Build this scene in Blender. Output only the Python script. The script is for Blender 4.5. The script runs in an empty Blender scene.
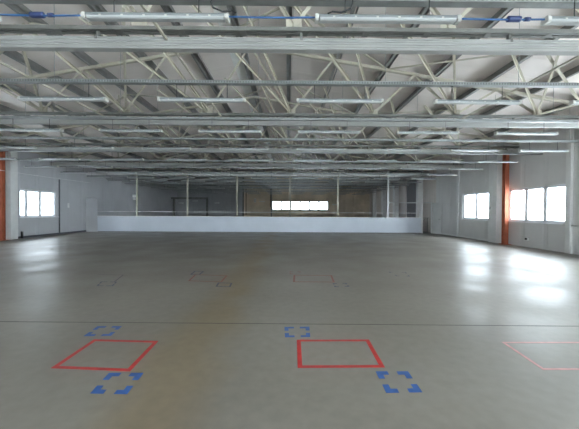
import bpy, bmesh, math, random
from mathutils import Vector, Matrix, Euler
R = math.radians
random.seed(7)
S = bpy.context.scene
COL = S.collection

# ------------------------------------------------------------ camera
CAMZ, F = 1.5, 300.0
cd = bpy.data.cameras.new('camera'); cam = bpy.data.objects.new('camera', cd); COL.objects.link(cam)
cd.sensor_width = 36; cd.lens = F / 579 * 36; cd.clip_end = 400; cd.clip_start = .02
ROT = (Matrix.Rotation(-1.5 / F, 3, 'Z') @ Matrix.Rotation(R(90) - 3.5 / F, 3, 'X') @ Matrix.Rotation(.0055, 3, 'Z'))
cam.matrix_world = Matrix.Translation((0, 0, CAMZ)) @ ROT.to_4x4()
S.camera = cam

# ------------------------------------------------------------ daylight, exposure
w = bpy.data.worlds.new('sky'); S.world = w; w.use_nodes = True
bg = w.node_tree.nodes['Background']
bg.inputs[0].default_value = (.86, .93, 1, 1)
_n, _l = w.node_tree.nodes.new, w.node_tree.links.new          # overcast sky, brighter towards the sun on the right
_t = _n('ShaderNodeTexCoord'); _s = _n('ShaderNodeSeparateXYZ'); _m = _n('ShaderNodeMapRange')
_m.inputs['From Min'].default_value = -1; _m.inputs['From Max'].default_value = 1
_m.inputs['To Min'].default_value = 3.2; _m.inputs['To Max'].default_value = 10.5
_l(_t.outputs['Generated'], _s.inputs[0]); _l(_s.outputs[0], _m.inputs['Value']); _l(_m.outputs[0], bg.inputs[1])
S.view_settings.view_transform = 'Standard'; S.view_settings.look = 'None'
S.view_settings.exposure = 1.6; S.view_settings.gamma = 1; S.view_settings.use_curve_mapping = False

def portal(x, y, z, sx, sz, rz):
    l = bpy.data.lights.new('window_daylight', 'AREA'); l.shape = 'RECTANGLE'; l.size = sx; l.size_y = sz
    l.cycles.is_portal = True
    o = bpy.data.objects.new('window_daylight', l); COL.objects.link(o)
    o.location = (x, y, z); o.rotation_euler = (R(90), 0, rz)

def ray(px, py):
    return ROT @ Vector((px - 289.5, -(py - 214.5), -F))
def flr(px, py, z=0.0):
    d = ray(px, py); t = (z - CAMZ) / d.z
    return Vector((d.x * t, d.y * t, z))
def atY(px, py, Y):
    d = ray(px, py); t = Y / d.y
    return Vector((d.x * t, Y, CAMZ + d.z * t))
def proj(x, y, z):
    v = ROT.inverted() @ Vector((x, y, z - CAMZ))
    if v.z > -.05: return None
    return (289.5 - v.x / v.z * F, 214.5 + v.y / v.z * F)
def seen(pts, m=0):
    for p in pts:
        q = proj(*p)
        if q and -m < q[0] < 579 + m and -m < q[1] < 429 + m: return True
    return False

# ------------------------------------------------------------ materials
def mat(name, col, rough=.6, metal=0, noise=None, nscale=3, bump=0, bscale=20, spec=.5, stretch=None):
    m = bpy.data.materials.new(name); m.use_nodes = True; nt = m.node_tree; b = nt.nodes['Principled BSDF']
    b.inputs['Base Color'].default_value = (*col, 1); b.inputs['Roughness'].default_value = rough
    b.inputs['Metallic'].default_value = metal; b.inputs['Specular IOR Level'].default_value = spec
    tc = nt.nodes.new('ShaderNodeTexCoord'); mp = nt.nodes.new('ShaderNodeMapping')
    nt.links.new(tc.outputs['Object'], mp.inputs[0])
    if stretch: mp.inputs['Scale'].default_value = stretch
    if noise is None: noise = .12
    n = nt.nodes.new('ShaderNodeTexNoise'); n.inputs['Scale'].default_value = nscale; n.inputs['Detail'].default_value = 5
    nt.links.new(mp.outputs[0], n.inputs['Vector'])
    r = nt.nodes.new('ShaderNodeValToRGB')
    r.color_ramp.elements[0].position = .3; r.color_ramp.elements[1].position = .7
    r.color_ramp.elements[0].color = (*[c * (1 - noise) for c in col], 1)
    r.color_ramp.elements[1].color = (*[min(1, c * (1 + noise)) for c in col], 1)
    nt.links.new(n.outputs['Fac'], r.inputs[0]); nt.links.new(r.outputs[0], b.inputs['Base Color'])
    if bump:
        n2 = nt.nodes.new('ShaderNodeTexNoise'); n2.inputs['Scale'].default_value = bscale
        nt.links.new(tc.outputs['Object'], n2.inputs['Vector'])
        bp = nt.nodes.new('ShaderNodeBump'); bp.inputs['Strength'].default_value = bump; bp.inputs['Distance'].default_value = .01
        nt.links.new(n2.outputs['Fac'], bp.inputs['Height']); nt.links.new(bp.outputs[0], b.inputs['Normal'])
    return m

def ribbed(name, col, axis, period, rough=.5, noise=.08, dist=.02, strength=.7, metal=0):
    """panel with ribs repeating along one axis"""
    m = mat(name, col, rough, metal, noise=noise, nscale=.6)
    nt = m.node_tree; b = nt.nodes['Principled BSDF']
    tc = nt.nodes.new('ShaderNodeTexCoord'); wv = nt.nodes.new('ShaderNodeTexWave')
    wv.bands_direction = axis; wv.inputs['Scale'].default_value = 2 * math.pi / (20 * period)
    wv.wave_profile = 'SIN'
    nt.links.new(tc.outputs['Object'], wv.inputs['Vector'])
    r = nt.nodes.new('ShaderNodeValToRGB'); r.color_ramp.elements[0].position = .04; r.color_ramp.elements[1].position = .12
    nt.links.new(wv.outputs['Fac'], r.inputs[0])
    bp = nt.nodes.new('ShaderNodeBump'); bp.inputs['Strength'].default_value = strength; bp.inputs['Distance'].default_value = dist
    nt.links.new(r.outputs[0], bp.inputs['Height']); nt.links.new(bp.outputs[0], b.inputs['Normal'])
    return m

M = {}
M['roof'] = ribbed('roof_panel', (.80, .73, .68), 'Y', 1.1, .45, dist=.01)
M['wall_r'] = ribbed('grey_wall_panel', (.66, .65, .635), 'Y', 1.2, .5)
M['wall_l'] = ribbed('bluish_wall_panel', (.52, .525, .54), 'Y', 1.2, .5)
M['wall_b'] = ribbed('brown_back_wall_panel', (.58, .475, .34), 'X', 1.2, .6, noise=.25)
M['wall_bg'] = ribbed('dark_grey_back_cladding', (.36, .365, .37), 'X', .6, .6)
M['wall_f'] = mat('front_wall_plaster', (.4, .4, .39), .7)
M['white'] = mat('white_painted_metal', (.72, .72, .70), .35, noise=.05)
M['part'] = mat('white_partition_board', (.62, .66, .72), .4, noise=.05, nscale=.8)
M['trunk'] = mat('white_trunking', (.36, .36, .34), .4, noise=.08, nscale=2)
M['chord'] = mat('grey_galvanised_steel', (.17, .17, .155), .5, .2, noise=.2, nscale=4)
M['purlin'] = mat('zinc_purlin_steel', (.24, .235, .22), .45, .3, noise=.2, nscale=3)
M['beige'] = mat('cream_painted_steel', (.45, .415, .33), .5, noise=.12, nscale=4)
M['tray'] = mat('zinc_tray_steel', (.27, .28, .27), .45, .3, noise=.15, nscale=6)
M['trayhole'] = mat('tray_slot_dark', (.15, .155, .15), .8)
M['ridge'] = mat('bright_ridge_flashing', (.85, .84, .80), .3, .0, noise=.1)
M['fit'] = mat('grey_lamp_housing', (.20, .215, .215), .45, noise=.06)
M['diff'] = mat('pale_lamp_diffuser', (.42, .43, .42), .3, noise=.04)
M['cap'] = mat('pale_lamp_end_cap', (.5, .49, .45), .4)
M['blue'] = mat('blue_cable_sheath', (.03, .10, .25), .4)
M['dblue'] = mat('dark_blue_plug', (.02, .035, .11), .4)
M['black'] = mat('black_rubber', (.03, .03, .03), .6)
M['orange'] = mat('orange_painted_steel', (.42, .12, .06), .8, noise=.15)
M['frame'] = mat('white_window_frame', (.8, .81, .83), .35, noise=.03)
M['pil'] = mat('pale_pilaster_paint', (.74, .74, .72), .5, noise=.05)
M['dark'] = mat('dark_grey_door_metal', (.10, .10, .11), .6)
M['pink'] = ribbed('pale_rose_cladding', (.66, .60, .55), 'Y', .35, .5)  # rose tone is its own; raised paleness stands in for missing rear light
M['joint'] = mat('dark_joint_filler', (.05, .048, .045), .8)
M['redT'] = mat('red_floor_tape', (.42, .028, .024), .5, noise=.2, nscale=12)
M['redW'] = mat('worn_pink_red_tape', (.46, .20, .19), .45, noise=.2, nscale=10)
M['redO'] = mat('worn_rust_red_tape', (.24, .06, .045), .45, noise=.4, nscale=14)
M['redP'] = mat('worn_purple_tape', (.10, .07, .10), .45, noise=.4, nscale=14)
M['blueT'] = mat('blue_floor_tape', (.03, .10, .31), .5, noise=.2, nscale=12)
M['blueD'] = mat('worn_dark_blue_tape', (.06, .07, .13), .5, noise=.4, nscale=14)
M['sign'] = mat('white_plastic_housing', (.75, .75, .73), .4)
M['rust'] = mat('rusty_brown_pipe', (.12, .08, .05), .6)

def glass():
    m = bpy.data.materials.new('window_glass'); m.use_nodes = True; nt = m.node_tree; nt.nodes.clear()
    o = nt.nodes.new('ShaderNodeOutputMaterial'); mx = nt.nodes.new('ShaderNodeMixShader')
    t = nt.nodes.new('ShaderNodeBsdfTransparent'); t.inputs[0].default_value = (.93, .96, .97, 1)
    g = nt.nodes.new('ShaderNodeBsdfGlossy'); g.inputs['Roughness'].default_value = .02
    fr = nt.nodes.new('ShaderNodeLayerWeight'); fr.inputs[0].default_value = .12
    nt.links.new(fr.outputs[0], mx.inputs[0]); nt.links.new(t.outputs[0], mx.inputs[1]); nt.links.new(g.outputs[0], mx.inputs[2])
    nt.links.new(mx.outputs[0], o.inputs[0]); return m
M['glass'] = glass()

def floor_mat():
    m = bpy.data.materials.new('polished_concrete'); m.use_nodes = True; nt = m.node_tree; b = nt.nodes['Principled BSDF']
    L = nt.links.new; N = nt.nodes.new
    tc = N('ShaderNodeTexCoord')
    def noise(sc, det, vec=None, stretch=None):
        n = N('ShaderNodeTexNoise'); n.inputs['Scale'].default_value = sc; n.inputs['Detail'].default_value = det
        mp = N('ShaderNodeMapping'); L(tc.outputs['Object'], mp.inputs[0])
        if stretch: mp.inputs['Scale'].default_value = stretch
        L(mp.outputs[0], n.inputs['Vector']); return n
    def ramp(src, a, b_, ca, cb):
        r = N('ShaderNodeValToRGB'); r.color_ramp.elements[0].position = a; r.color_ramp.elements[1].position = b_
        r.color_ramp.elements[0].color = ca; r.color_ramp.elements[1].color = cb; L(src, r.inputs[0]); return r
    base = ramp(noise(.45, 6).outputs['Fac'], .3, .7, (.175, .158, .13, 1), (.25, .23, .195, 1))
    fine = ramp(noise(9, 8).outputs['Fac'], .3, .75, (.90, .90, .90, 1), (1.06, 1.06, 1.06, 1))
    mul = N('ShaderNodeMix'); mul.data_type = 'RGBA'; mul.blend_type = 'MULTIPLY'; mul.inputs[0].default_value = 1
    L(base.outputs[0], mul.inputs[6]); L(fine.outputs[0], mul.inputs[7])
    # brown band-shaped stain running away from the viewer, left of the middle
    sep = N('ShaderNodeSeparateXYZ'); nz = noise(.8, 3)
    L(tc.outputs['Object'], sep.inputs[0])
    def mth(op, a, b_=None):
        k = N('ShaderNodeMath'); k.operation = op
        for i, v in enumerate((a, b_)):
            if v is None: continue
            if isinstance(v, (int, float)): k.inputs[i].default_value = v
            else: L(v, k.inputs[i])
        return k.outputs[0]
    dx = mth('ADD', mth('ADD', sep.outputs[0], 1.05), mth('MULTIPLY', mth('SUBTRACT', nz.outputs['Fac'], .5), .9))
    band = ramp(mth('ABSOLUTE', dx), .12, .55, (1, 1, 1, 1), (0, 0, 0, 1))
    mx = N('ShaderNodeMix'); mx.data_type = 'RGBA'; mx.blend_type = 'MULTIPLY'
    L(mth('MULTIPLY', band.outputs[0], .8), mx.inputs[0]); L(mul.outputs[2], mx.inputs[6]); mx.inputs[7].default_value = (.98, .84, .62, 1)
    L(mx.outputs[2], b.inputs['Base Color'])
    mr = N('ShaderNodeMapRange'); mr.inputs['From Min'].default_value = .3; mr.inputs['From Max'].default_value = .7
    mr.inputs['To Min'].default_value = .33; mr.inputs['To Max'].default_value = .50
    L(noise(.9, 2).outputs['Fac'], mr.inputs['Value']); L(mr.outputs[0], b.inputs['Roughness'])
    b.inputs['Specular IOR Level'].default_value = .5
    bp = N('ShaderNodeBump'); bp.inputs['Strength'].default_value = .05; bp.inputs['Distance'].default_value = .01
    L(noise(2.2, 1).outputs['Fac'], bp.inputs['Height']); L(bp.outputs[0], b.inputs['Normal'])
    return m
M['floor'] = floor_mat()

# ------------------------------------------------------------ mesh helpers
class MB:
    def __init__(s): s.v = []; s.f = []; s.sm = []
    def add(s, vs, fs, smooth=False):
        k = len(s.v); s.v += [tuple(v) for v in vs]
        for f in fs: s.f.append(tuple(i + k for i in f)); s.sm.append(smooth)
        return s
    def box(s, x0, x1, y0, y1, z0, z1):
        vs = [(x, y, z) for x in (x0, x1) for y in (y0, y1) for z in (z0, z1)]
        return s.add(vs, [(0, 1, 3, 2), (4, 6, 7, 5), (0, 4, 5, 1), (2, 3, 7, 6), (0, 2, 6, 4), (1, 5, 7, 3)])
    def bar(s, a, b, w, h=None, up=(0, 0, 1)):
        h = h or w; a = Vector(a); b = Vector(b); d = (b - a).normalized(); u = Vector(up)
        if abs(d.dot(u)) > .98: u = Vector((0, 1, 0))
        r = d.cross(u).normalized(); u = r.cross(d)
        vs = [p + r * (i * w / 2) + u * (j * h / 2) for p in (a, b) for i, j in ((-1, -1), (1, -1), (1, 1), (-1, 1))]
        return s.add(vs, [(0, 3, 2, 1), (4, 5, 6, 7), (0, 1, 5, 4), (1, 2, 6, 5), (2, 3, 7, 6), (3, 0, 4, 7)])
    def angle(s, a, b, w, t=.008):
        """L-section steel angle"""
        a = Vector(a); b = Vector(b); d = (b - a).normalized(); u = Vector((0, 0, 1))
        if abs(d.dot(u)) > .98: u = Vector((0, 1, 0))
        r = d.cross(u).normalized(); u = r.cross(d)
        s.bar(a + r * 0 + u * (w / 2), b + u * (w / 2), w, t, u)
        s.bar(a + r * (w / 2), b + r * (w / 2), t, w, u); return s
    def tube(s, pts, rad, n=8):
        pts = [Vector(p) for p in pts]; rings = []
        for i, p in enumerate(pts):
            d = (pts[min(i + 1, len(pts) - 1)] - pts[max(i - 1, 0)]).normalized()
            u = Vector((0, 0, 1)) if abs(d.z) < .9 else Vector((0, 1, 0))
            r = d.cross(u).normalized(); u = r.cross(d)
            rings.append([p + (r * math.cos(t) + u * math.sin(t)) * rad for t in [2 * math.pi * k / n for k in range(n)]])
        vs = [v for q in rings for v in q]; fs = []
        for i in range(len(rings) - 1):
            for k in range(n):
                fs.append((i * n + k, i * n + (k + 1) % n, (i + 1) * n + (k + 1) % n, (i + 1) * n + k))
        fs.append(tuple(range(n))[::-1]); fs.append(tuple((len(rings) - 1) * n + k for k in range(n)))
        return s.add(vs, fs, True)
    def prism(s, prof, x0, x1, axis='X', smooth=False):
        n = len(prof)
        f = (lambda x, p: (x, p[0], p[1])) if axis == 'X' else (lambda x, p: (p[0], x, p[1]))
        vs = [f(x, p) for x in (x0, x1) for p in prof]
        fs = [(k, (k + 1) % n, n + (k + 1) % n, n + k) for k in range(n)] + [tuple(range(n))[::-1], tuple(range(n, 2 * n))]
        return s.add(vs, fs, smooth)
    def build(s, name, m, parent=None, bevel=0, **kw):
        me = bpy.data.meshes.new(name); me.from_pydata(s.v, [], s.f); me.update()
        me.polygons.foreach_set('use_smooth', [bool(x) for x in s.sm])
        bm = bmesh.new(); bm.from_mesh(me); bmesh.ops.recalc_face_normals(bm, faces=bm.faces); bm.to_mesh(me); bm.free()
        if isinstance(m, str): m = M[m]
        me.materials.append(m)
        o = bpy.data.objects.new(name, me); COL.objects.link(o)
        if parent: o.parent = parent; o.matrix_parent_inverse = Matrix.Translation(-parent.location) if False else Matrix()
        if bevel:
            b = o.modifiers.new('bevel', 'BEVEL'); b.width = bevel; b.segments = 2; b.limit_method = 'ANGLE'
        for k, v in kw.items(): o[k] = v
        return o
def thing(name, label, cat, loc=(0, 0, 0), group=None):
    o = bpy.data.objects.new(name, None); COL.objects.link(o); o.location = loc; o.empty_display_size = .1
    o['label'] = label; o['category'] = cat
    if group: o['group'] = group
    return o
def clone(root, loc, label):
    r = root.copy(); COL.objects.link(r); r.location = loc; r['label'] = label
    for ch in list(root.children):
        c = ch.copy(); COL.objects.link(c); c.parent = r
        for g in ch.children:
            d = g.copy(); COL.objects.link(d); d.parent = c
    return r

# ------------------------------------------------------------ room
XL, XR, YF, YB = -14.0, 10.35, -6.0, 38.0
RX, RZ, SL = -1.5, 6.85, .17
def roofz(x): return RZ - SL * abs(x - RX)
T = .25
MB().box(XL - T, XR + T, YF - T, YB + T, -.2, 0).build('floor', 'floor', kind='structure')
ceil = MB()
for xa, xb in ((XL - .6, RX), (RX, XR + .6)):
    ceil.prism([(xa, roofz(xa)), (xb, roofz(xb)), (xb, roofz(xb) + .12), (xa, roofz(xa) + .12)], YF - .5, YB + .5, 'Y')
ceil.build('ceiling', 'roof', kind='structure')
def gable(y0, y1, xa, xb, z0, z1=None):
    """board between xa and xb running up to the roof line"""
    pr = [(xa, z0), (xb, z0), (xb, roofz(xb) if z1 is None else z1)]
    if z1 is None and xa < RX < xb: pr.append((RX, roofz(RX)))
    pr.append((xa, roofz(xa) if z1 is None else z1))
    return pr
def side_wall(name, x0, x1, xin, openings, m):
    b = MB(); y = YF - T; top = roofz(xin)
    for (a, c, z0, z1) in sorted(openings):
        b.box(x0, x1, y, a, 0, top); b.box(x0, x1, a, c, 0, z0); b.box(x0, x1, a, c, z1, top); y = c
    b.box(x0, x1, y, YB + T, 0, top)
    return b.build(name, m, kind='structure')
ZS, ZT = 1.08, 2.58
RW = [(-4.5, -1.2, ZS, 3.5), (.6, 4.4, ZS, 3.5), (6.2, 9.4, ZS, 3.5), (11.15, 14.05, ZS, ZT), (15.35, 17.75, ZS, ZT)]  # the nearest three are unseen, added and made taller to brighten the hall
LW = [(-4.5, -1.2, ZS, ZT), (.6, 4.4, ZS, ZT), (6.0, 9.2, ZS, ZT), (10.6, 13.2, ZS, ZT), (15.75, 18.2, ZS, ZT)]  # all but the farthest are unseen, added to brighten the hall
DR = (23.6, 26.2, 0, 4.2)
side_wall('wall_right', XR, XR + T, XR, RW + [DR], 'wall_r')
side_wall('wall_left', XL - T, XL, XL, LW, 'wall_l')
# back wall: grey cladding on the left, brown board with a window band on the right
BW = (-2.02, 5.1, 1.6, 2.78)
b = MB()
b.prism(gable(0, 0, -5.7, BW[0], 0), YB, YB + T, 'Y')
b.prism([(BW[0], 0), (BW[1], 0), (BW[1], BW[2]), (BW[0], BW[2])], YB, YB + T, 'Y')
b.prism(gable(0, 0, BW[0], BW[1], BW[3]), YB, YB + T, 'Y')
b.prism(gable(0, 0, BW[1], XR, 0), YB, YB + T, 'Y')
b.build('wall_back', 'wall_b', kind='structure')
MB().prism(gable(0, 0, XL, -5.7, 0), YB - .08, YB + T, 'Y').build('wall_back_left', 'wall_bg', kind='structure')
FW = [(-5.2, -1.6), (.6, 4.2), (5.8, 8.6)]  # unseen windows behind the camera, added to brighten the hall
b = MB(); x = XL
for a, c in FW:
    b.prism(gable(0, 0, x, a, 0), YF - T, YF, 'Y')
    b.prism([(a, 0), (c, 0), (c, ZS), (a, ZS)], YF - T, YF, 'Y'); b.prism(gable(0, 0, a, c, 4.2), YF - T, YF, 'Y'); x = c
b.prism(gable(0, 0, x, XR, 0), YF - T, YF, 'Y'); b.build('wall_front', 'wall_f', kind='structure')

nwin = [0]
def window(p0, p1, z0, z1, n, inward, sill=True, fr=.06, mul=None):
    """p0,p1 = 2D ends on the wall centre line"""
    nwin[0] += 1
    root = bpy.data.objects.new('window_%d' % nwin[0], None); COL.objects.link(root); root['kind'] = 'structure'; root.empty_display_size = .1
    a = Vector((*p0, 0)); c = Vector((*p1, 0)); d = (c - a).normalized(); Lg = (c - a).length; inn = Vector((*inward, 0))
    f = MB()
    def P(t, z): q = a + d * t; return (q.x, q.y, z)
    for z in (z0 + fr / 2, z1 - fr / 2): f.bar(P(0, z), P(Lg, z), .08, fr)
    cuts = mul or [Lg * k / n for k in range(n + 1)]
    for t in cuts:
        tt = min(max(t, fr / 2), Lg - fr / 2); q = a + d * tt
        f.bar((q.x, q.y, z0), (q.x, q.y, z1), fr * 1.35 if 0 < t < Lg else fr, .08, tuple(inn))
    f.build('window_frame', 'frame', root)
    for k in range(len(cuts) - 1):
        q0, q1 = a + d * (cuts[k] + fr * .6), a + d * (cuts[k + 1] - fr * .6)
        s = MB(); 
        for z in (z0 + fr + .02, z1 - fr - .02): s.bar((q0.x, q0.y, z), (q1.x, q1.y, z), .05, .05)
        for q in (q0 + d * .025, q1 - d * .025): s.bar((q.x, q.y, z0 + fr), (q.x, q.y, z1 - fr), .05, .05, tuple(inn))
        s.build('window_sash', 'frame', root)
        g = MB().bar((q0.x, q0.y, (z0 + z1) / 2), (q1.x, q1.y, (z0 + z1) / 2), .006, z1 - z0 - 2 * fr); g.build('pane', 'glass', root)
    if sill:
        m = (a + c) / 2 + inn * .11
        s = MB().bar((m - d * (Lg / 2 + .06)) + Vector((0, 0, z0 - .015)), (m + d * (Lg / 2 + .06)) + Vector((0, 0, z0 - .015)), .22, .03); s.build('window_sill', 'frame', root)
    mid = (a + c) / 2 - inn * .14
    portal(mid.x, mid.y, (z0 + z1) / 2, Lg, z1 - z0, math.atan2(-inn.x, inn.y) if False else math.atan2(inn.y, inn.x) - R(90) + R(180))
for (y0, y1, z0, z1), n in zip(RW, (3, 4, 3, 3, 2)): window((XR + .1, y0), (XR + .1, y1), z0, z1, n, (-1, 0))
for (y0, y1, z0, z1), n in zip(LW, (3, 4, 3, 3, 3)): window((XL - .1, y0), (XL - .1, y1), z0, z1, n, (1, 0), mul=[0, .45, 1.35, 2.45] if y0 > 15 else None)
window((BW[0], YB + .1), (BW[1], YB + .1), BW[2], BW[3], 6, (0, -1), fr=.08)
for a, c in FW: window((a, YF - .1), (c, YF - .1), ZS, 4.2, 3, (0, 1))  # added windows, made tall to let in more light

# pilasters and wall trims
MB().box(10.07, XR, 14.45, 15.03, 0, roofz(XR)).build('trim_1', 'pil', kind='structure', bevel=.01)
MB().box(XL, -13.75, 14.95, 15.35, 0, roofz(XL)).build('trim_2', 'pil', kind='structure', bevel=.01)
MB().box(10.27, XR, 18.1, 18.3, 0, roofz(XR)).build('trim_3', 'pil', kind='structure', bevel=.005)
MB().box(10.25, XR, 10.85, 11.05, 0, roofz(XR)).build('trim_4', 'pil', kind='structure', bevel=.005)
MB().box(XL, -13.95, 18.38, 18.44, 0, 3.35).build('trim_5', 'dark', kind='structure')
for k, (ya, yb) in enumerate(((27.9, 28.5), (31.5, 32.1), (35, 35.5), (22.9, 23.3))):
    MB().box(9.95, XR, ya, yb, 0, roofz(XR)).build('trim_%d' % (6 + k), 'pil', kind='structure')
for k, x in enumerate((-5.65, -2.1)):
    MB().box(x - .08, x + .08, YB - .22, YB - .0, 0, roofz(x) - .3).build('trim_%d' % (10 + k), 'chord', kind='structure')
for k, (ya, yb) in enumerate(((20.95, DR[0]), (DR[1], 37.95))):
    MB().box(XR - .03, XR, ya, yb, 0, roofz(XR)).build('wall_right_rear' if k == 0 else 'wall_right_far', 'pink', kind='structure')  # pale lining added over the right wall in place of light at the rear
MB().box(XR + .05, XR + .12, DR[0], DR[1], 0, DR[3]).build('door_1', 'dark', kind='structure')
MB().box(XL, -13.97, 15.35, 37.9, 0, .1).build('baseboard_left', 'dark', kind='structure')
MB().box(10.32, XR, 15.25, 20.5, 0, .1).build('baseboard_right', 'pil', kind='structure')
# floor expansion joint
ja, jb = flr(-40, 321.3), flr(619, 326.5)
MB().bar((*ja[:2], .0004), (*jb[:2], .0004), .013, .0012).build('trim_12', 'joint', kind='structure')

# ------------------------------------------------------------ roof structure
ORD = ['nearest', 'second', 'third', 'fourth', 'fifth', 'sixth', 'seventh', 'eighth', 'ninth', 'tenth', 'eleventh', 'twelfth', 'thirteenth', 'fourteenth', 'fifteenth', 'sixteenth', 'seventeenth']
def nth(k, what): return ('the %s %s' % (ORD[k], what)) if k == 0 else ('the %s %s from the camera' % (ORD[k], what))
pxs = [RX + 1.5 * k for k in range(-8, 8)]
for k, x in enumerate(pxs):
    z = roofz(x) - .004 * 0
    if k == 8: z -= .0
    s = SL * (1 if x < RX else -1)
    t = .006; h = .2; fw = .075; z -= .008
    b = MB()
    b.box(x - t / 2, x + t / 2, YF, YB - .1, z - h, z)
    b.box(x - fw, x, YF, YB - .1, z - h, z - h + t); b.box(x, x + fw, YF, YB - .1, z - t - .008, z - .008)
    b.box(x + .10, x + .106, YF, YB - .1, z - h * .72, z - .03)
    side = 'left' if x < RX - .1 else 'right'
    n = abs(k - 8)
    if n == 0: lab = 'grey steel purlin running away from the camera right under the roof ridge'
    else: lab = 'grey steel purlin under the roof, number %s %s of the bright ridge' % (['', 'one', 'two', 'three', 'four', 'five', 'six', 'seven', 'eight'][n], side)
    o = b.build('roof_purlin', 'purlin', label=lab, category='purlin', group='purlins under the roof panels')
b = MB()
b.prism([(RX - .48, roofz(RX - .48) - .03), (RX - .12, roofz(RX - .12) - .03), (RX - .12, roofz(RX - .12) - .004), (RX - .48, roofz(RX - .48) - .004)], YF, YB - .1, 'Y')
b.build('ridge_flashing', 'ridge', label='bright shiny metal ridge flashing along the top of the roof', category='flashing')

TY = [4.93 + 4.28 * k for k in range(8)]
NODE0 = 7.64; NS = 2.52
def truss(k, Y):
    root = thing('roof_truss', 'cream lattice roof truss above %s' % (nth(k, 'white ribbed trunking')), 'roof truss', (0, Y, 0), 'lattice roof trusses spanning the hall')
    def tz(x): return roofz(x) - .208 - .05
    zc = 4.43
    b = MB()
    for s in (-.045, .045): b.box(XL, XR, s - .03, s + .03, zc - .03, zc + .03)
    for j in range(0, 25): b.box(XL + 1 * j + .2, XL + 1 * j + .3, -.078, .078, zc - .036, zc + .02)
    b.build('bottom_chord', 'chord', root)
    b = MB()
    b.bar((XL, 0, tz(XL)), (RX, 0, tz(RX)), .1, .08); b.bar((RX, 0, tz(RX)), (XR, 0, tz(XR)), .1, .08)
    b.build('top_chord', 'beige', root)
    xs = [NODE0 - NS * i for i in range(9)]
    for x in xs:
        if not XL < x < XR: continue
        for sgn in (-1, 1):
            xt = x + sgn * NS / 2
            if not XL < xt < XR: continue
            MB().angle((x, 0, zc + .06), (xt, 0, tz(xt)), .055).build('web_diagonal', 'beige', root)
        MB().box(x - .13, x + .13, -.006, .006, zc - .02, zc + .2).build('gusset_plate', 'beige', root)
        # spatial braces leaning from the node towards the camera, up to the purlins half a bay nearer
        if k > 0:
            for dx in (-1.26, 1.1 if x < -3 else -2.5):
                xt = x + dx
                if XL < xt < XR:
                    MB().angle((x, 0, zc + .06), (xt, -2.14, roofz(xt) - .215), .055).build('brace', 'beige', root)
    # shallow flat braces in the roof plane
    if k > 0:
        for xa, xb in ((-9.9, -6.0), (-3.0, -6.0), (-3.0, 0.0), (3.0, 0.0), (3.0, 6.0), (9, 6.0)):
            MB().bar((xa, 0, roofz(xa) - .24), (xb, -2.14 if abs(k) else 0, roofz(xb) - .24), .07, .02).build('brace', 'beige', root)
for k, Y in enumerate(TY): truss(k, Y)

def trunking(k, Y):
    z0, z1, d = 4.10, 4.30, .055
    n = 5; h = (z1 - z0) / n; pr = []
    for j in range(n):
        a = z0 + j * h
        pr += [(-d, a + .004), (-d - .012, a + .014), (-d - .012, a + h - .014), (-d, a + h - .004)]
    back = [(-y, z) for y, z in reversed(pr)]
    o = thing('ribbed_trunking', 'white ribbed trunking fixed under the roof trusses, %s' % ('nearest to the camera' if k == 0 else ORD[k] + ' from the camera'), 'trunking', (0, Y, 0), 'white ribbed trunkings under the trusses')
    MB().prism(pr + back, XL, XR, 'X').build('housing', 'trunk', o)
    for x in (-12.3, -9.1, -6.2, -3.1, .2, 3.6, 6.9, 9.8):
        MB().box(x - .02, x + .02, -.03, .03, z1, 4.40).box(x - .02, x + .02, -.075, -.069, z1 - .05, z1 + .006).box(x - .02, x + .02, -.07, .07, z1, z1 + .006).build('bracket', 'chord', o)
for k, Y in enumerate(TY): trunking(k, Y)

FY = [3.42] + [3.42 + 2.2 * k for k in range(1, 16)]
FZ = 3.55; TZ = 3.85
# cable trays
def tray(k, Y):
    o = thing('cable_tray', 'perforated grey cable tray, %s' % ('nearest to the camera along the photo\'s top edge' if k == 0 else '%s from the camera, above the %s row of strip lights' % (ORD[k], ORD[k])), 'cable tray', (0, Y, 0), 'perforated cable trays')
    b = MB(); w_, h = .05, .06
    b.box(XL, XR, -w_, w_, TZ, TZ + .003); b.box(XL, XR, -w_, -w_ + .003, TZ, TZ + h); b.box(XL, XR, w_ - .003, w_, TZ, TZ + h)
    b.build('channel', 'tray', o)
    if k < 2:
        s = MB(); x = XL + .05; st = .05 if k < 2 else .1
        half = 5 if k == 0 else 9
        x = -half * 1.2 if k < 2 else XL + .1
        x = max(x, XL + .1)
        while x < (half * 1.2 if k < 2 else XR - .1) and x < XR - .1:
            s.box(x, x + st * .5, -w_ - .001, -w_ + .0005, TZ + .014, TZ + .05); x += st
        s.build('slots', 'trayhole', o, kind='stuff')
    for x in (-11.9, -6.8, -4.35, -.78, 1.8, 4.3, 6.9, 9.4):
        MB().tube([(x, 0, TZ), (x, 0, roofz(x) - .01)], .005, 6).build('hanger_rod', 'tray', o)
for k, Y in enumerate(FY): tray(k, Y)

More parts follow.
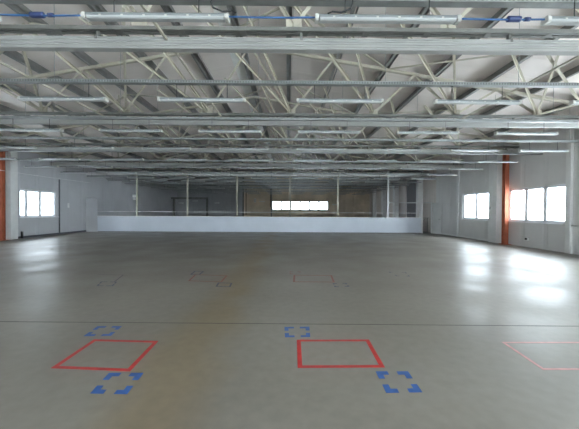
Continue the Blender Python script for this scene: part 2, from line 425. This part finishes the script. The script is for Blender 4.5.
# strip lights
def fitting():
    o = thing('strip_light', '', 'strip light', (0, 0, 0), 'strip lights hanging below the cable trays')
    L2 = .785
    prof = [(-.05, .0), (-.048, .02), (-.03, .04), (.03, .04), (.048, .02), (.05, .0)]
    MB().prism(prof, -L2, L2, 'X').build('housing', 'fit', o)
    pd = [(-.046, .0), (-.044, -.016), (-.028, -.028), (.028, -.028), (.044, -.016), (.046, .0)]
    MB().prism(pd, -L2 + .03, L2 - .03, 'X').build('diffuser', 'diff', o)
    for s in (-1, 1):
        x = s * L2
        MB().prism([(-.053, -.018), (-.034, -.032), (.034, -.032), (.053, -.018), (.053, .02), (.034, .044), (-.034, .044), (-.053, .02)], x - .02, x + .02, 'X').build('end_cap', 'cap', o)
        MB().tube([(s * .47, 0, .038), (s * .47, 0, TZ - FZ + .001)], .006, 6).build('hanger', 'black', o)
    c = MB()
    for j in range(6):
        xx = -.6 + j * .24; c.box(xx - .012, xx + .012, -.053, .053, -.005, .009)
    c.build('clip', 'cap', o, kind='stuff')
    return o
proto = fitting(); first = True
cnt = ['first', 'second', 'third', 'fourth', 'fifth', 'sixth']
XOFF = [.31, .17, .27, .3, .25, .28, .3, .27] + [.27] * 8
FITX = {}
for k, Y in enumerate(FY):
    for n in range(-5, 4):
        xs = XOFF[k] + 2.57 * n
        if n >= 3: xs = min(xs, 7.75)
        xc = xs + .785
        if not seen([(xc + t * .78, Y, FZ) for t in (-1, -.5, 0, .5, 1)], 3): continue
        side = '%s %s of the middle' % ((cnt[n], 'right') if n >= 0 else (cnt[-n - 1], 'left'))
        lab = 'unlit white strip light in %s, %s' % (('the nearest row' if k == 0 else '%s hanging row from the camera' % ORD[k]), side)
        if first: r = proto; r.location = (xc, Y + (-.05 if k == 0 else 0), FZ + (.09 if k == 0 else 0)); r['label'] = lab; first = False
        else: r = clone(proto, (xc, Y + (-.05 if k == 0 else 0), FZ + (.09 if k == 0 else 0)), lab)
        FITX.setdefault(k, []).append(xc)

# blue cables between the nearest fittings
Y = FY[0] - .05; z = FZ + .11
segs = [(-4.97 - .0, -2.26 + .0, 'left'), (-.69, .31, 'middle'), (1.88, 2.88, 'right')]
xs = sorted(FITX[0])
for i, nm in enumerate(('left edge', 'middle', 'right side')):
    if nm == 'left edge': a, c = xs[0] - 1.9, xs[0] - .8
    elif nm == 'middle': a, c = None, None
gaps = [(xs[i] + .8, xs[i + 1] - .8) for i in range(len(xs) - 1)]
if not any(abs(g[1] - (-2.26)) < .3 for g in gaps): gaps.insert(0, (xs[0] - 1.8, xs[0] - .8))
for g in gaps:
    o = thing('blue_cable', 'blue cable %s in the nearest row of strip lights' % ('at the far left' if g[1] < -1.5 else 'at the right, with a dark plug,' if g[0] > 1.5 else 'between the two middle fittings'), 'cable', (g[0], Y, z), 'blue cables of the nearest strip lights')
    Lg = g[1] - g[0]
    MB().tube([(Lg * t / 8, 0, -.006 * math.sin(math.pi * t / 8)) for t in range(9)], .010).build('cable', 'blue', o)
    if g[1] < -1.5 or g[0] > 1.5:
        px_ = .45 if g[0] < 0 else .62
        MB().tube([(px_ - .07, 0, 0), (px_ - .05, 0, 0), (px_ + .05, 0, 0), (px_ + .07, 0, 0)], .032, 10).build('plug', 'dblue', o)
        MB().tube([(px_ + .12, 0, 0), (px_ + .18, 0, 0)], .022, 8).build('gland', 'dblue', o)
for x, s in ((-.86, 1), (.45 + .25, -1)):
    c = MB().tube([(x, Y - .03, TZ + .06), (x, Y - .03, TZ - .05), (x + .02 * s, Y - .03, FZ + .19), (x + .12 * s, Y - .02, FZ + .155), (x + .22 * s, Y - .01, FZ + .17), (x + .27 * s, Y, FZ + .155), (x + .24 * s, Y, FZ + .134)], .009)
    c.build('supply_cord', 'black', label='black supply cord looping onto the %s of the two middle nearest strip lights' % ('left' if x < 0 else 'right'), category='cord')

# long rods running the length of the roof
for x, d in ((-5.4, 'cream rod running down the hall on the left above the strip lights'), (-1.97, 'cream rod running down the hall just left of the middle'), (5.1, 'cream rod running down the hall on the right above the strip lights')):
    zr = CAMZ + 2.75
    zr = 4.36 if False else 4.25
    o = thing('tie_rod', d, 'rod', (x, 0, zr), 'long cream rods along the hall')
    b = MB().bar((0, YF, 0), (0, YB, 0), .035, .035)
    b.build('rod', 'beige', o)

# ------------------------------------------------------------ orange columns
def column(x, y, s, lab):
    o = thing('steel_column', lab, 'column', (x, y, 0), 'orange steel columns')
    h = roofz(x) - .02
    h = 4.3
    b = MB().box(-.09, .09, -.10, -.085, 0, h).box(-.09, .09, .085, .10, 0, h).box(-.006, .006, -.085, .085, 0, h)
    b.build('shaft', 'orange', o)
    MB().box(-.17, .17, -.2, .2, 0, .02).build('base_plate', 'orange', o)
    MB().box(-.15, .15, -.16, .16, h, h + .02).build('cap_plate', 'orange', o)
column(10.1, 13.9, 1, 'orange steel column standing against the right wall between the two windows')
column(-13.82, 14.55, -1, 'orange steel column at the left edge beside the pale pilaster')

# ------------------------------------------------------------ low partition with posts and rails
PY = 20.9
o = thing('low_partition', 'low white partition with tall thin cream posts across the far end of the hall', 'partition', (0, PY, 0))
x0, x1 = -13.2, 9.3
b = MB().box(x0, x1, -.05, .05, .03, 1.06); b.build('panel', 'part', o)
MB().box(x0, x1, -.07, .07, 1.06, 1.10).build('coping', 'white', o)
MB().box(x0, x1, -.04, .04, 0, .04).build('plinth', 'dark', o)
MB().bar((x0, 0, 1.40), (x1, 0, 1.40), .04, .04).build('rail', 'pil', o)
MB().bar((XL, 0, 3.98), (9.3, 0, 3.98), .07, .08).build('top_rail', 'white', o)
for px in (137, 187.5, 237, 290, 338, 388):
    x = atY(px, 200, PY).x
    MB().box(x - .045, x + .045, -.045, .045, 1.10, 4.33 if px == 388 else 3.94).build('post', 'beige' if px != 388 else 'white', o)
xp = atY(388, 200, PY).x
MB().bar((xp, 0, 2.12), (9.3, 0, 2.12), .05, .05).build('mid_rail', 'white', o)
MB().box(XL + .02, x0, -.06, .06, 0, 2.3).build('end_panel', 'wall_l', o)
o = thing('door_frame', 'white door frame standing open at the right end of the low partition', 'door frame', (9.3, PY, 0))
MB().box(0.0, .09, -.06, .06, 0, 2.16).box(.70, .75, -.06, .06, 0, 2.16).box(0, .75, -.06, .06, 2.10, 2.16).build('jamb', 'white', o)
# leaf swung open towards the camera
lf = thing('door_leaf', 'pale door leaf swung open beside the right wall', 'door', (10.06, PY - .12, 0))
a = Vector((0, 0, 0)); e = Vector((-.42, -.72, 0))
a = Vector((.08, -.02, 0)); e = Vector((-.30 + .08, -.62, 0))
a = Vector((-.06, -.05, 0)); e = Vector((.16, -.75, 0))
MB().bar((.0, 0, 1.06), (.23, -.70, 1.06), .04, 2.10).build('panel', 'white', lf)
MB().tube([(.20, -.64, 1.0), (.13, -.66, 1.0), (.10, -.56, 1.0)], .012).build('handle', 'chord', lf)
# handrail seen through the doorway
o = thing('handrail', 'thin dark metal handrail seen through the open doorway', 'handrail', (9.3, 21.9, 0))
MB().tube([(0, 0, .25), (.75, 0, 1.0)], .02).tube([(0, 0, 1.05), (1.0, 0, 1.05)], .02).tube([(.05, 0, 0), (.05, 0, 1.05)], .02).tube([(.9, 0, 0), (.9, 0, 1.05)], .02).build('rails', 'chord', o)

# rear zone ---------------------------------------------------
for (pa, pb, py_, Yy, lab) in ((140, 208, 198, 36, 'pale horizontal beam high across the dark rear wall at left'),):
    p, q = atY(pa, py_, Yy), atY(pb, py_, Yy)
    o = thing('rear_beam', lab, 'beam', (p.x, Yy, 0))
    MB().box(0, q.x - p.x, -.1, .1, p.z - .1, p.z + .12).build('beam', 'chord', o)
    for xx in (0, (q.x - p.x) / 2 - .1, q.x - p.x - .2): MB().box(xx, xx + .2, -.1, .1, 0, p.z - .1).build('post', 'chord', o)
def wall_lamp(px, py, w_, h, lab, Yw=37.9):
    p = atY(px, py, Yw)
    o = thing('bulkhead_lamp', lab, 'lamp', (p.x, Yw, p.z), 'small lamps on the rear wall')
    MB().box(-w_ / 2, w_ / 2, -.06, .10 if px > 243 else .02, -h / 2, h / 2).build('body', 'sign', o, bevel=.02)
    MB().box(-w_ / 2 + .03, w_ / 2 - .03, -.08, -.06, -h / 2 + .03, h / 2 - .03).build('cover', 'diff', o)
wall_lamp(255, 200.5, .22, .5, 'small upright white lamp box on the brown rear wall left of the window band')
wall_lamp(262, 201.5, .7, .1, 'thin white strip on the brown rear wall beside the upright lamp box')
wall_lamp(334.5, 204.6, .6, .12, 'small pale strip lamp on the brown rear wall right of the window band')
wall_lamp(181, 203, .6, .12, 'small pale strip lamp on the dark rear wall, left one of three')
wall_lamp(195, 200.8, .7, .14, 'small pale strip lamp on the dark rear wall, middle one of three')
wall_lamp(217, 203, .6, .12, 'small pale strip lamp on the dark rear wall, right one of three')
p = atY(133, 196, 20.8)
o = thing('junction_box', 'white junction box on the left end post of the far partition', 'junction box', (atY(137, 196, PY).x - .14, PY, p.z))
MB().box(-.14, .095, -.06, .06, -.08, .10).build('box', 'sign', o, bevel=.01); MB().box(-.12, .095, -.05, .05, -.25, -.18).build('label_plate', 'sign', o)
# brown pipes on the rear wall
for px, z0, z1, lab in ((243.5, 1.0, 4.5, 'left'), (268, 2.0, 4.4, 'right')):
    x = atY(px, 200, 37.8).x
    MB().tube([(x + .3, 37.95, z0), (x + .3, 37.95, z1)], .05).build('rear_pipe', 'rust', label='brown vertical pipe on the rear wall, the %s one left of the window band' % lab, category='pipe')

# small things on the side walls
def on_wall(name, x, y, z, sx, sy, sz, m, lab, cat, part, knob=None):
    o = thing(name, lab, cat, (x, y, z)); MB().box(0, sx, -sy / 2, sy / 2, -sz / 2, sz / 2).build(part, m, o, bevel=.006)
    if knob: MB().box(min(sx, 0) + (sx if sx > 0 else 0), sx + (.02 if sx > 0 else -.02), -sy * .25, sy * .25, -sz * .3, sz * .3).build(knob, 'black', o)
on_wall('switch_box', XL, 15.42, 1.72, .08, .13, .2, 'sign', 'small switch box on the left wall between pilaster and window', 'switch box', 'box', 'switch')
on_wall('notice_sheet', XL, 19.2, 1.78, .01, .16, .3, 'sign', 'small white notice on the dark left wall right of the window', 'notice', 'sheet')
on_wall('wall_socket', XR, 12.9, .35, -.06, .2, .14, 'sign', 'white wall socket low under the nearer right window', 'socket', 'box', 'outlet')
on_wall('thermostat', 10.07, 14.85, 1.7, -.04, .1, .16, 'sign', 'small white switch on the pale right pilaster', 'switch', 'box', 'button')
o = thing('dark_pipe_stub', 'short dark pipe stub on the floor under the left window corner', 'pipe', (-13.9, 15.75, 0))
MB().tube([(0, 0, 0), (0, 0, .35)], .05).build('pipe', 'black', o)
MB().tube([(XR - .05, 10.9, 1.02), (XR - .05, 6.6, 1.02)], .022).build('wall_pipe', 'white', label='thin white pipe on the right wall leaving the photo\'s right edge', category='pipe')
# sloping cable across left wall
a, c = Vector((XL + .27, 11, 3.42)), Vector((XL + .27, 20.86, 3.38))
MB().tube([a.lerp(c, t / 10) + Vector((0, 0, -.04 * math.sin(math.pi * t / 10))) for t in range(11)], .012).build('wall_cable', 'sign', label='thin pale cable stretched along the left wall above the window', category='cable')

# ------------------------------------------------------------ floor tape
def quad(mb, p, z=.0015):
    vs = [(*q[:2], 0.0002) for q in p] + [(*q[:2], z) for q in p]
    mb.add(vs, [(0, 3, 2, 1), (4, 5, 6, 7), (0, 1, 5, 4), (1, 2, 6, 5), (2, 3, 7, 6), (3, 0, 4, 7)])
def lerp(a, b, t): return a + (b - a) * t
def frame_mark(px, wd, m, lab, group, gaps=()):
    P = [flr(*q) for q in px]            # near-left, near-right, far-right, far-left (outer edge)
    c = sum(P, Vector()) / 4
    I = []
    for i in range(4):
        a = (P[(i + 1) % 4] - P[i]).normalized(); b_ = (P[(i - 1) % 4] - P[i]).normalized()
        s = abs(a.cross(b_).z); I.append(P[i] + (a + b_) * (wd / s))
    o = thing('floor_marking', lab, 'floor tape', (c.x, c.y, 0), group)
    for i in range(4):
        if i in gaps: continue
        j = (i + 1) % 4; b = MB(); quad(b, [q - c for q in (P[i], P[j], I[j], I[i])]); b.build('tape_strip', m, o)
    return o
def corner_mark(px, wd, m, lab, group, fr=.36, skip=()):
    P = [flr(*q) for q in px]; c = sum(P, Vector()) / 4
    o = thing('floor_marking', lab, 'floor tape', (c.x, c.y, 0), group)
    for i in range(4):
        if i in skip: continue
        A = P[i]; ea = P[(i + 1) % 4] - A; eb = P[(i - 1) % 4] - A
        ua, ub = ea.normalized() * wd, eb.normalized() * wd
        b = MB(); quad(b, [q - c for q in (A, A + ea * fr, A + ea * fr + ub, A + ub)])
        quad(b, [q - c for q in (A + ub, A + ua + ub, A + eb * fr + ua, A + eb * fr)])
        b.build('corner_tape', m, o)
GR, GB = 'red tape rectangles on the floor', 'blue corner marks on the floor'
frame_mark([(297.7, 368), (385, 367.5), (368.8, 339.6), (296.8, 339.8)], .045, 'redT', 'bright red tape rectangle on the floor at the middle front', GR)
frame_mark([(50.5, 368.3), (130, 371.5), (158.6, 341), (94, 339.4)], .045, 'redT', 'red tape rectangle on the floor at the front left', GR)
frame_mark([(543, 370), (632, 370), (580, 342), (501.5, 342)], .03, 'redW', 'faded pink tape rectangle on the floor at the right edge', GR)
corner_mark([(386.2, 393), (422.5, 392.3), (408, 371.4), (375.6, 371.5)], .055, 'blueT', 'blue corner marks on the floor right of the middle red rectangle', GB)
corner_mark([(285, 337.3), (310.3, 337), (309.3, 326.8), (284.4, 327)], .05, 'blueT', 'small blue corner marks behind the middle red rectangle near the joint', GB, .38)
corner_mark([(90, 393.5), (127, 394.2), (143.6, 373), (109, 373)], .055, 'blueT', 'blue corner marks on the floor in front of the left red rectangle', GB)
corner_mark([(83.5, 336.2), (111, 335.8), (122, 326.2), (97.5, 326.3)], .05, 'blueT', 'small blue corner marks behind the left red rectangle near the joint', GB, .38)
G2, G3 = 'worn tape rectangles beyond the joint', 'worn corner marks beyond the joint'
frame_mark([(188, 281), (222, 282), (227.5, 275.6), (195, 274.4)], .035, 'redO', 'worn dark red tape rectangle beyond the joint, left of middle', G2)
frame_mark([(293, 282), (334.8, 282.3), (332, 275.3), (293.6, 275)], .04, 'redO', 'worn rust coloured tape rectangle beyond the joint in the middle', G2)
corner_mark([(190, 274.6), (200, 274.8), (204, 271.3), (194.5, 271)], .035, 'blueD', 'tiny worn outline mark behind the dark red rectangle', G3, .49)
corner_mark([(215.5, 286.6), (230.5, 287), (232.5, 283), (218, 282.6)], .035, 'blueD', 'tiny worn outline mark in front of the dark red rectangle', G3, .49)
corner_mark([(334.5, 287), (349.5, 286.6), (346.5, 283.2), (332.5, 283.4)], .035, 'blueD', 'tiny worn corner marks in front of the rust coloured rectangle', G3, .3)
corner_mark([(289.8, 274), (301, 274), (300.5, 271.6), (289.6, 271.6)], .03, 'redO', 'tiny worn rust coloured marks behind the rust coloured rectangle', G3, .3, (1,))
corner_mark([(96.5, 286), (113, 286), (117, 281.8), (101, 281.6)], .03, 'blueD', 'tiny worn outline mark on the floor far left beyond the joint', G3, .42)
frame_mark([(88, 281.5), (115, 281.8), (124, 274.8), (98, 274.5)], .025, 'redP', 'nearly vanished tape rectangle far left beyond the joint', G2, (0, 3))
corner_mark([(396.5, 276), (410, 276.4), (406, 272.4), (388, 271.8)], .03, 'blueD', 'faint worn marks on the floor right of middle beyond the joint', G3, .25)
